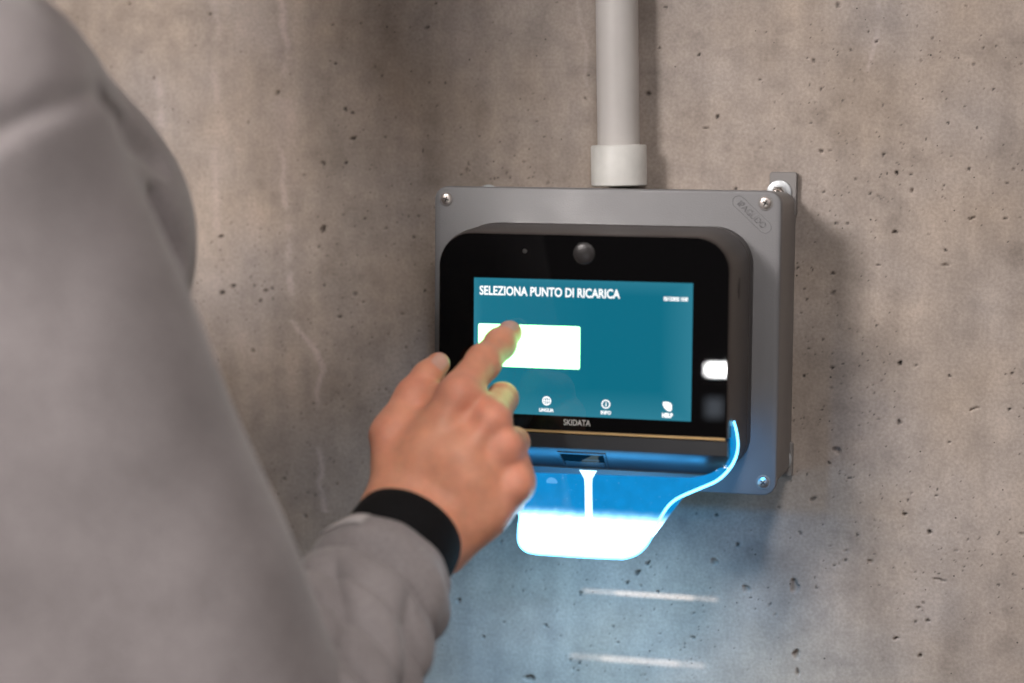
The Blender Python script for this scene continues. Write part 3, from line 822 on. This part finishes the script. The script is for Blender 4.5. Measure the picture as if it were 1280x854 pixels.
def build_body():
    pts = np.array([list(J[k]) for k in J if k not in ('elbow', 'shoulder')])
    Fd = Field(pts.min(0) - .04, pts.max(0) + .045, .0011)
    G = Fd.new()
    c = lambda a, b, ra, rb, k=.006, sq=None: Fd.cone(G, a, b, ra, rb, k, sq)
    # palm: metacarpals fanning from the wrist
    wi = P(492, 645, .266); wm = P(508, 655, .268); wri = P(528, 668, .268); wl = P(552, 684, .264)
    fl = (toCam, 1.12)
    c(wi, J['i0'], .0165, .0118, .010); c(wm, J['m0'], .0170, .0120, .010); c(wri, J['r0'], .0165, .0114, .010); c(wl, J['l0'], .0155, .0106, .010)
    # flesh of the palm, thenar and hypothenar pads on the side away from the camera
    pm = lambda a, off: Vector(a) + FW * off
    c(pm(wi, .004), pm(J['i0'].lerp(J['m0'], .4), .010), .018, .0125, .012)
    c(pm(wri, .004), pm(J['r0'].lerp(J['l0'], .4), .010), .018, .0125, .012)
    c(pm(wl, .002), pm(J['l0'], .012), .017, .012, .012)
    # thumb
    T = Fd.new()
    Fd.cone(T, J['t0'], J['t1'], .0155, .0120, .006); Fd.cone(T, J['t1'], J['t2'], .0117, .0097, .005); Fd.cone(T, J['t2'], J['t3'], .0096, .0080, .004)
    mid = J['t2'].lerp(J['t3'], .55); Fd.cone(T, mid, mid, .0098, .0098, .006)
    G = smin(G, T, .009)
    c = lambda a, b, ra, rb, k=.006, sq=None: Fd.cone(G, a, b, ra, rb, k, sq)
    # web between thumb and forefinger
    c(J['t1'].lerp(J['t2'], .15) + FW * .004, J['i0'].lerp(wi, .25) + FW * .006, .0085, .0095, .013)
    c(J['t1'].lerp(J['t2'], .75) + FW * .005, J['i0'].lerp(J['i1'], .08) + FW * .007, .0072, .0090, .010)
    c(wi.lerp(J['i0'], .5), wm.lerp(J['m0'], .6), .0150, .0150, .014); c(wri.lerp(J['r0'], .55), wm.lerp(J['m0'], .6), .0148, .0150, .014); c(wri.lerp(J['r0'], .55), wl.lerp(J['l0'], .55), .0148, .0135, .014)
    # fingers
    rad = dict(i=(.0130, .0117, .0103, .0086), m=(.0120, .0100, .0092, .0085), r=(.0114, .0096, .0088, .0080), l=(.0104, .0088, .0080, .0074))
    for f in 'imrl':
        T = Fd.new(); r = rad[f]
        for a in range(3):
            Fd.cone(T, J[f + str(a)], J[f + str(a + 1)], r[a] * (.97 if a else 1), r[a + 1], .003)
        for a in (1, 2):
            Fd.cone(T, J[f + str(a)], J[f + str(a)], r[a] * 1.015, r[a] * 1.015, .004)
        G = smin(G, T, .0045)
    # knuckle heads and extensor tendons standing out on the back of the hand
    c = lambda a, b, ra, rb, k=.006, sq=None: Fd.cone(G, a, b, ra, rb, k, sq)
    for f, w_, r in (('i', wi, .0085), ('m', wm, .0088), ('r', wri, .0084), ('l', wl, .0080)):
        kn = J[f + '0'] + toCam * .0040
        c(kn, kn, r, r, .008)
        if f in 'rl': continue
        e = w_.lerp(J[f + '0'], .25) + toCam * .0112
        c(e, J[f + '0'] + toCam * .0092, .0030, .0028, .007)
    # ulna bump and wrist going into the cuff
    fa = (J['elbow'] - J['wr']).normalized()
    for o_, r in ((-.014, .0205), (.0, .0215), (.014, .0205)):
        side = RT.cross(fa).cross(fa).normalized()
        p = J['wr'] - side * o_
        c(p, p + fa * .06, r, r + .002, .012)
    # finger nails: a shallow flat on forefinger and thumb
    V, Q = surface_nets(G, Fd.lo, Fd.h)
    V = relax(V, Q, 3, .5)
    # skin tone: redder over knuckles and finger ends
    red = np.zeros(len(V)); pale = np.zeros(len(V))
    for k, s_, amp in (('i0', .013, 1), ('m0', .013, 1), ('r0', .012, 1), ('l0', .012, .9), ('i1', .010, .55), ('i2', .008, .4), ('i3', .010, .5), ('t2', .012, .7), ('t1', .014, .5), ('t3', .011, .5), ('m1', .011, .8), ('r1', .011, .8)):
        d2 = ((V - np.array(J[k])) ** 2).sum(1); red = np.maximum(red, amp * np.exp(-d2 / (s_ * 1.25) ** 2))
    for f, w_ in (('i', wi), ('m', wm), ('r', wri), ('l', wl)):
        a_ = np.array(w_ + toCam * .013); b_ = np.array(J[f + '0'] + toCam * .011); d = b_ - a_
        t = np.clip(((V - a_) @ d) / (d @ d), .1, .95); q = V - a_ - t[:, None] * d
        pale = np.maximum(pale, np.exp(-(q ** 2).sum(1) / .0045 ** 2) * .6)
    nails = np.zeros(len(V))
    for a_, b_, off in (('i2', 'i3', .0058), ('t2', 't3', .0062)):
        ax_ = (J[b_] - J[a_]).normalized(); up_ = (toCam - ax_ * toCam.dot(ax_)).normalized() 
        if a_ == 'i2': up_ = (up_ + UP * .9 - ax_ * UP.dot(ax_)).normalized()
        sd_ = ax_.cross(up_)
        c0 = J[b_] - ax_ * .0005 + up_ * off
        q = V - np.array(c0)
        u = q @ np.array(ax_) / .0070; w = q @ np.array(sd_) / .0058; hgt = q @ np.array(up_)
        nails = np.maximum(nails, np.clip((1.0 - np.sqrt(u ** 4 + w ** 4) ** .5) * 6, 0, 1) * (hgt > -.004))
    nails = np.clip(nails, 0, 1)
    base = np.array([.76, .345, .215]); redc = np.array([.75, .285, .205]); palec = np.array([.74, .38, .25]); nail = np.array([.66, .40, .32])
    cols = base + red[:, None] * (redc - base) + pale[:, None] * (palec - base) * (1 - red[:, None])
    cols = cols * (1 - nails[:, None]) + nail * nails[:, None]
    # upper arm, shoulders, neck and head under and above the clothing (coarser grid)
    nk = J['shoulder'] + Vector((-.130, .015, .075)); hd = nk + Vector((.02, .035, .165))
    lo = np.array([min(J['shoulder'].x, nk.x) - .36, -.85, -.62]); hi = np.array([J['wr'].x + .02, -.20, hd.z + .17])
    F2 = Field(lo, hi, .0055); B = F2.new()
    k2 = lambda a, b, ra, rb, k=.03, sq=None: F2.cone(B, a, b, ra, rb, k, sq)
    lsh = J['shoulder'] + Vector((-.34, -.05, .0))
    k2(J['wr'] + fa * .03, J['elbow'], .027, .038); k2(J['elbow'], J['shoulder'], .040, .055)
    k2(lsh, J['shoulder'], .05, .05, .05)
    k2(nk + Vector((-.0, .02, -.12)), nk + Vector((-.03, .01, -.5)), .085, .085, .05)
    k2(nk + Vector((0, -.01, -.05)), hd + Vector((-.005, -.02, -.04)), .058, .056, .03)
    F2.ell(B, hd, (.076, .098, .112), np.eye(3), .02)
    fdir = Vector((.45, .85, -.25)).normalized(); sdv = fdir.cross(Vector((0, 0, 1))).normalized(); upv = sdv.cross(fdir)
    jaw = hd + fdir * .045 - upv * .062; k2(jaw, hd - upv * .02, .044, .06, .03)
    k2(hd + fdir * .094 + upv * .012, hd + fdir * .108 - upv * .022, .009, .014, .012)        # nose
    for s_ in (-1, 1):
        k2(hd + sdv * s_ * .074 + upv * .02 - fdir * .01, hd + sdv * s_ * .076 - upv * .02 - fdir * .005, .016, .011, .008, (sdv, 1.6))   # ears
        F2.cone(B, hd + fdir * .104 + sdv * s_ * .032 + upv * .018, hd + fdir * .104 + sdv * s_ * .034 + upv * .018, .012, .012, .010, sub=True)   # eye sockets
        k2(hd + fdir * .083 + sdv * s_ * .032 + upv * .016, hd + fdir * .083 + sdv * s_ * .032 + upv * .016, .012, .012, .004)
        k2(hd + fdir * .094 - upv * .052, hd + fdir * .086 - upv * .050 + sdv * s_ * .02, .008, .005, .008)      # lips
    V2, Q2 = surface_nets(B, F2.lo, F2.h); V2 = relax(V2, Q2, 2)
    c2 = np.tile(base, (len(V2), 1))
    me = mesh_np('body', np.concatenate([V, V2]), np.concatenate([Q, Q2 + len(V)]), np.concatenate([cols, c2]))
    m = bpy.data.materials.new('skin'); m.use_nodes = True
    nt = m.node_tree; b = nt.nodes['Principled BSDF']
    at = nt.nodes.new('ShaderNodeAttribute'); at.attribute_name = 'tone'
    geo = nt.nodes.new('ShaderNodeNewGeometry')
    n1 = nt.nodes.new('ShaderNodeTexNoise'); n1.inputs['Scale'].default_value = 95; n1.inputs['Detail'].default_value = 5; nt.links.new(geo.outputs['Position'], n1.inputs['Vector'])
    r1 = nt.nodes.new('ShaderNodeMapRange'); r1.inputs['From Min'].default_value = .3; r1.inputs['From Max'].default_value = .7; r1.inputs['To Min'].default_value = .92; r1.inputs['To Max'].default_value = 1.07
    nt.links.new(n1.outputs['Fac'], r1.inputs['Value'])
    vm = nt.nodes.new('ShaderNodeVectorMath'); vm.operation = 'SCALE'; nt.links.new(at.outputs['Color'], vm.inputs[0]); nt.links.new(r1.outputs['Result'], vm.inputs['Scale'])
    nt.links.new(vm.outputs['Vector'], b.inputs['Base Color'])
    b.inputs['Roughness'].default_value = .48; b.inputs['Specular IOR Level'].default_value = .4
    b.inputs['Subsurface Weight'].default_value = .22; b.inputs['Subsurface Radius'].default_value = (1, .35, .2); b.inputs['Subsurface Scale'].default_value = .004
    n2 = nt.nodes.new('ShaderNodeTexVoronoi'); n2.inputs['Scale'].default_value = 900; nt.links.new(geo.outputs['Position'], n2.inputs['Vector'])
    bp = nt.nodes.new('ShaderNodeBump'); bp.inputs['Strength'].default_value = .45; bp.inputs['Distance'].default_value = .0005
    nt.links.new(n2.outputs['Distance'], bp.inputs['Height']); nt.links.new(bp.outputs['Normal'], b.inputs['Normal'])
    keep(link('body', me, m), person_root)
    # hair cap
    F3 = Field(np.array(hd) - .16, np.array(hd) + .16, .005); H = F3.new()
    F3.ell(H, hd - fdir * .012 + upv * .012, (.086, .106, .114), np.eye(3), .01)
    H = np.maximum(H, 0) if False else H
    F3.cone(H, hd + fdir * .10 - upv * .045, hd + fdir * .13 - upv * .10, .088, .10, .01, sub=True)
    F3.cone(H, hd - upv * .135 - fdir * .01, hd - upv * .15, .075, .08, .01, sub=True)
    V3, Q3 = surface_nets(H, F3.lo, F3.h); V3 = relax(V3, Q3, 2)
    M_hair = mat('brown_hair', (.035, .022, .014), .55, noise=.4, nscale=160, bump=.6, bscale=300, bdist=.003)
    keep(link('hair', mesh_np('hair', V3, Q3), M_hair), person_root)
    return nk
NECK = build_body()

# ---- black knitted cuff around the wrist
fa = (J['elbow'] - J['wr']).normalized()
CW = P(512, 663, .281)
def frame(ax):
    u = RT - ax * RT.dot(ax); u.normalize(); w = ax.cross(u).normalized()
    return u, w
def ring_pts(center, ax, r, n, ex=1.0, ey=1.0, wob=0, ph=0):
    u, w = frame(ax)
    return [center + u * (r * ex * (1 + wob * math.sin(5 * a + ph)) * math.cos(a)) + w * (r * ey * (1 + wob * math.sin(5 * a + ph)) * math.sin(a)) for a in (2 * math.pi * i / n for i in range(n))]
M_cuff = mat('black_cuff_knit', (.006, .006, .007), .85, spec=.2, noise=.2, nscale=300, bump=.5, bscale=700, bdist=.0006)
bm = bmesh.new()
prof = [(.0300, .012), (.0325, .002), (.0345, -.0005), (.0362, .0005), (.0372, .004), (.0378, .012), (.0383, .024), (.0380, .036), (.0340, .044), (.0330, .060)]
loft(bm, [ring_pts(CW + fa * t, fa, r, 72, 1.0, 1.0) for r, t in prof], False, False)
keep(from_bm('cuff', bm, M_cuff, smooth=True), person_root)['label'] = 'black knitted cuff around the wrist'

# ---- grey sweatshirt: sleeve, shoulder and torso as one garment
def build_sweatshirt():
    S_ = J['shoulder']; El = J['elbow']; lsh = S_ + Vector((-.36, -.05, .0))
    lo = np.array([lsh.x - .16, -.86, -.66]); hi = np.array([CW.x + .07, -.24, NECK.z + .06])
    Fd = Field(lo, hi, .0042); G = Fd.new()
    k = lambda a, b, ra, rb, kk=.03, sq=None: Fd.cone(G, a, b, ra, rb, kk, sq)
    # torso
    ch = P(-12, 318, .405)
    k(P(-62, 190, .46), ch, .098, .113, .05); k(ch, P(-130, 900, .45), .113, .125, .05)
    k(P(-130, 900, .50), P(-180, 1500, .52), .125, .13, .05)
    k(lsh, S_ + Vector((-.02, .02, .0)), .085, .085, .06)
    k(NECK + Vector((-.02, .02, -.16)), NECK + Vector((-.05, .0, -.60)), .14, .15, .07)
    k(lsh, lsh + Vector((-.05, .06, -.30)), .08, .07, .04)
    k(NECK + Vector((0, 0, -.07)), NECK + Vector((0, .0, -.015)), .09, .070, .04)
    # arm
    A = Fd.new()
    Fd.cone(A, S_, El, .082, .064, .02)
    Fd.cone(A, S_ - RT * .075, El - RT * .095, .078, .078, .03)
    Fd.cone(A, El, CW + fa * .110, .066, .036, .010)
    G = smin(G, A, .007)
    X, Y, Z = np.meshgrid(*Fd.ax, indexing='ij')
    # long soft creases elsewhere
    G += ((.5 - np.abs(np.sin(X * 11 + Z * 7 + 1.3 * np.sin(Z * 9 + Y * 6)))) * .0030 + np.sin(X * 15 - Z * 33 + Y * 20) * .0012).astype(np.float32)
    # shoulder seam: a stitched groove, the sleeve side standing a little proud
    s0 = P(0, 160, .62); s1 = P(100, 95, .60); sn = (s1 - s0).cross(FW).normalized()
    if sn.z > 0: sn = -sn
    sd = (X - s0.x) * sn.x + (Y - s0.y) * sn.y + (Z - s0.z) * sn.z
    nr = np.clip(1.6 - np.sqrt((X - S_.x) ** 2 + (Y - S_.y) ** 2 + (Z - S_.z) ** 2) / .10, 0, 1)
    G += ((.006 * np.exp(-(sd / .005) ** 2) - .003 * np.clip(sd / .01, 0, 1) * np.clip(1 - sd / .06, 0, 1)) * nr).astype(np.float32)
    # first point of the cloth along a photo ray, for folds that follow the photograph
    def hit(px, py):
        d = (FW + RT * ((px - 640.0) / F_PX) - UP * ((py - 427.0) / F_PX)).normalized()
        for q in np.arange(.5, 1.5, .002):
            p = CAM + d * float(q)
            ijk = np.round((np.array(p) - Fd.lo) / Fd.h).astype(int)
            if (ijk < 0).any() or (ijk >= Fd.n).any(): continue
            if G[tuple(ijk)] < 0: return p
        return None
    rel = []
    for pts_, r0, ridge in (([(128, 128), (165, 165), (205, 200)], .010, False), ([(150, 170), (195, 250), (225, 330)], .009, False)):
        hp = [hit(*p) for p in pts_]; hp = [p for p in hp if p is not None]
        rel += [(a_, b_, r0, ridge) for a_, b_ in zip(hp[:-1], hp[1:]) if (a_ - b_).length < .09]
    for a_, b_, r0, ridge in rel:
        if ridge: Fd.cone(G, a_ + FW * r0 * .45, b_ + FW * r0 * .45, r0, r0, .006)
        else: Fd.cone(G, a_ - FW * r0 * .05, b_ - FW * r0 * .05, r0, r0, .007, sub=True)
    V, Q = surface_nets(G.astype(np.float32), Fd.lo, Fd.h)
    V = relax(V, Q, 3)
    me = mesh_np('sweatshirt', V, Q)
    M_f = bpy.data.materials.new('grey_fleece'); M_f.use_nodes = True
    nt = M_f.node_tree; b = nt.nodes['Principled BSDF']
    geo = nt.nodes.new('ShaderNodeNewGeometry')
    n1 = nt.nodes.new('ShaderNodeTexNoise'); n1.inputs['Scale'].default_value = 430; n1.inputs['Detail'].default_value = 6; nt.links.new(geo.outputs['Position'], n1.inputs['Vector'])
    n2 = nt.nodes.new('ShaderNodeTexNoise'); n2.inputs['Scale'].default_value = 22; n2.inputs['Detail'].default_value = 5; nt.links.new(geo.outputs['Position'], n2.inputs['Vector'])
    s_ = nt.nodes.new('ShaderNodeMath'); s_.operation = 'ADD'; nt.links.new(n1.outputs['Fac'], s_.inputs[0]); nt.links.new(n2.outputs['Fac'], s_.inputs[1])
    r_ = nt.nodes.new('ShaderNodeMapRange'); r_.inputs['From Min'].default_value = .6; r_.inputs['From Max'].default_value = 1.4
    nt.links.new(s_.outputs[0], r_.inputs['Value'])
    mx = nt.nodes.new('ShaderNodeMix'); mx.data_type = 'RGBA'; mx.inputs['A'].default_value = (.225, .203, .204, 1); mx.inputs['B'].default_value = (.385, .352, .355, 1)
    nt.links.new(r_.outputs['Result'], mx.inputs['Factor']); nt.links.new(mx.outputs['Result'], b.inputs['Base Color'])
    b.inputs['Roughness'].default_value = .9; b.inputs['Sheen Weight'].default_value = .25; b.inputs['Specular IOR Level'].default_value = .2
    bp = nt.nodes.new('ShaderNodeBump'); bp.inputs['Strength'].default_value = .5; bp.inputs['Distance'].default_value = .0015
    nt.links.new(n1.outputs['Fac'], bp.inputs['Height']); nt.links.new(bp.outputs['Normal'], b.inputs['Normal'])
    o = keep(link('sweatshirt', me, M_f), person_root)
    o['label'] = 'grey fleece sweatshirt with drop shoulder and bunched sleeve'
    # lower sleeve: cloth pushed up the forearm, its folds lying over one another
    nt_, na = 170, 240
    u, w = frame(fa)
    def srf(t, a_, lift=0.0):
        ctr = CW + fa * t - UP * (.004 * math.sin(min(1, (t - .026) / .10) * 1.57))
        base = np.interp(t, [.031, .036, .05, .09, .13, .20, .26], [.0412, .0435, .0465, .0500, .0540, .0590, .0560])
        wob = .006 * math.cos(a_) + .0035 * math.sin(2 * a_ + .6) + .0022 * math.sin(3 * a_ + 2.0)
        ph = (t - .066 - wob * (.5 + 12 * max(t - .03, 0))) / (.034 if t < .066 else .027)
        f = ph - math.floor(ph)
        amp = (.018 - .005 * math.cos(a_ + .5)) * min(1, (t - .033) / .02) * (.62 + .38 * math.sin(a_ * 1.0 + 3.0 * t * 10 + .4)) * max(0, min(1, (.25 - t) / .08))
        rise = min(1, f / .13); rise = rise * rise * (3 - 2 * rise)
        fold = amp * (abs(math.sin(math.pi * (f ** .8))) ** .55 - .72)
        vert = .012 * max(0, min(1, (t - .070) / .03)) * (.6 - abs(math.sin(3.0 * a_ + 16 * t + .5 * math.sin(60 * t))) ** .6)
        rr = base + fold - vert + .0006 * math.sin(9 * a_ + 70 * t) + lift
        return ctr + u * (rr * math.cos(a_)) + w * (rr * math.sin(a_))
    bm = bmesh.new(); rings = []
    for i in range(3): rings.append([CW + fa * (.049 - .006 * i) + (u * math.cos(q) + w * math.sin(q)) * (.0392 + .0002 * i) for q in (2 * math.pi * k_ / na for k_ in range(na))])
    for i in range(nt_ + 1):
        t = .0330 + (.235 - .0330) * (i / nt_)
        rings.append([srf(t, 2 * math.pi * k_ / na) for k_ in range(na)])
    loft(bm, rings, False, False)
    sl_ = from_bm('sleeve', bm, M_f, smooth=True); sl_.parent = o; sl_.matrix_parent_inverse = Matrix.Identity(4)
    bm = bmesh.new()  # pale raised patch standing in for the lit highlight on the sleeve end
    rows = [[bm.verts.new(srf(.0345 + .0125 * j / 4, R(103 + 42 * i / 14), .0016)) for i in range(15)] for j in range(5)]
    for r0, r1 in zip(rows[:-1], rows[1:]):
        for i in range(14): bm.faces.new((r0[i], r0[i + 1], r1[i + 1], r1[i]))
    tb = from_bm('sleeve_highlight', bm, mat('pale_highlight_grey', (.52, .49, .49), .8), smooth=True)
    tb.modifiers.new('thickness', 'SOLIDIFY').thickness = .0010
    tb.parent = o; tb.matrix_parent_inverse = Matrix.Identity(4)
    return o, M_f
sweat, M_fleece = build_sweatshirt()
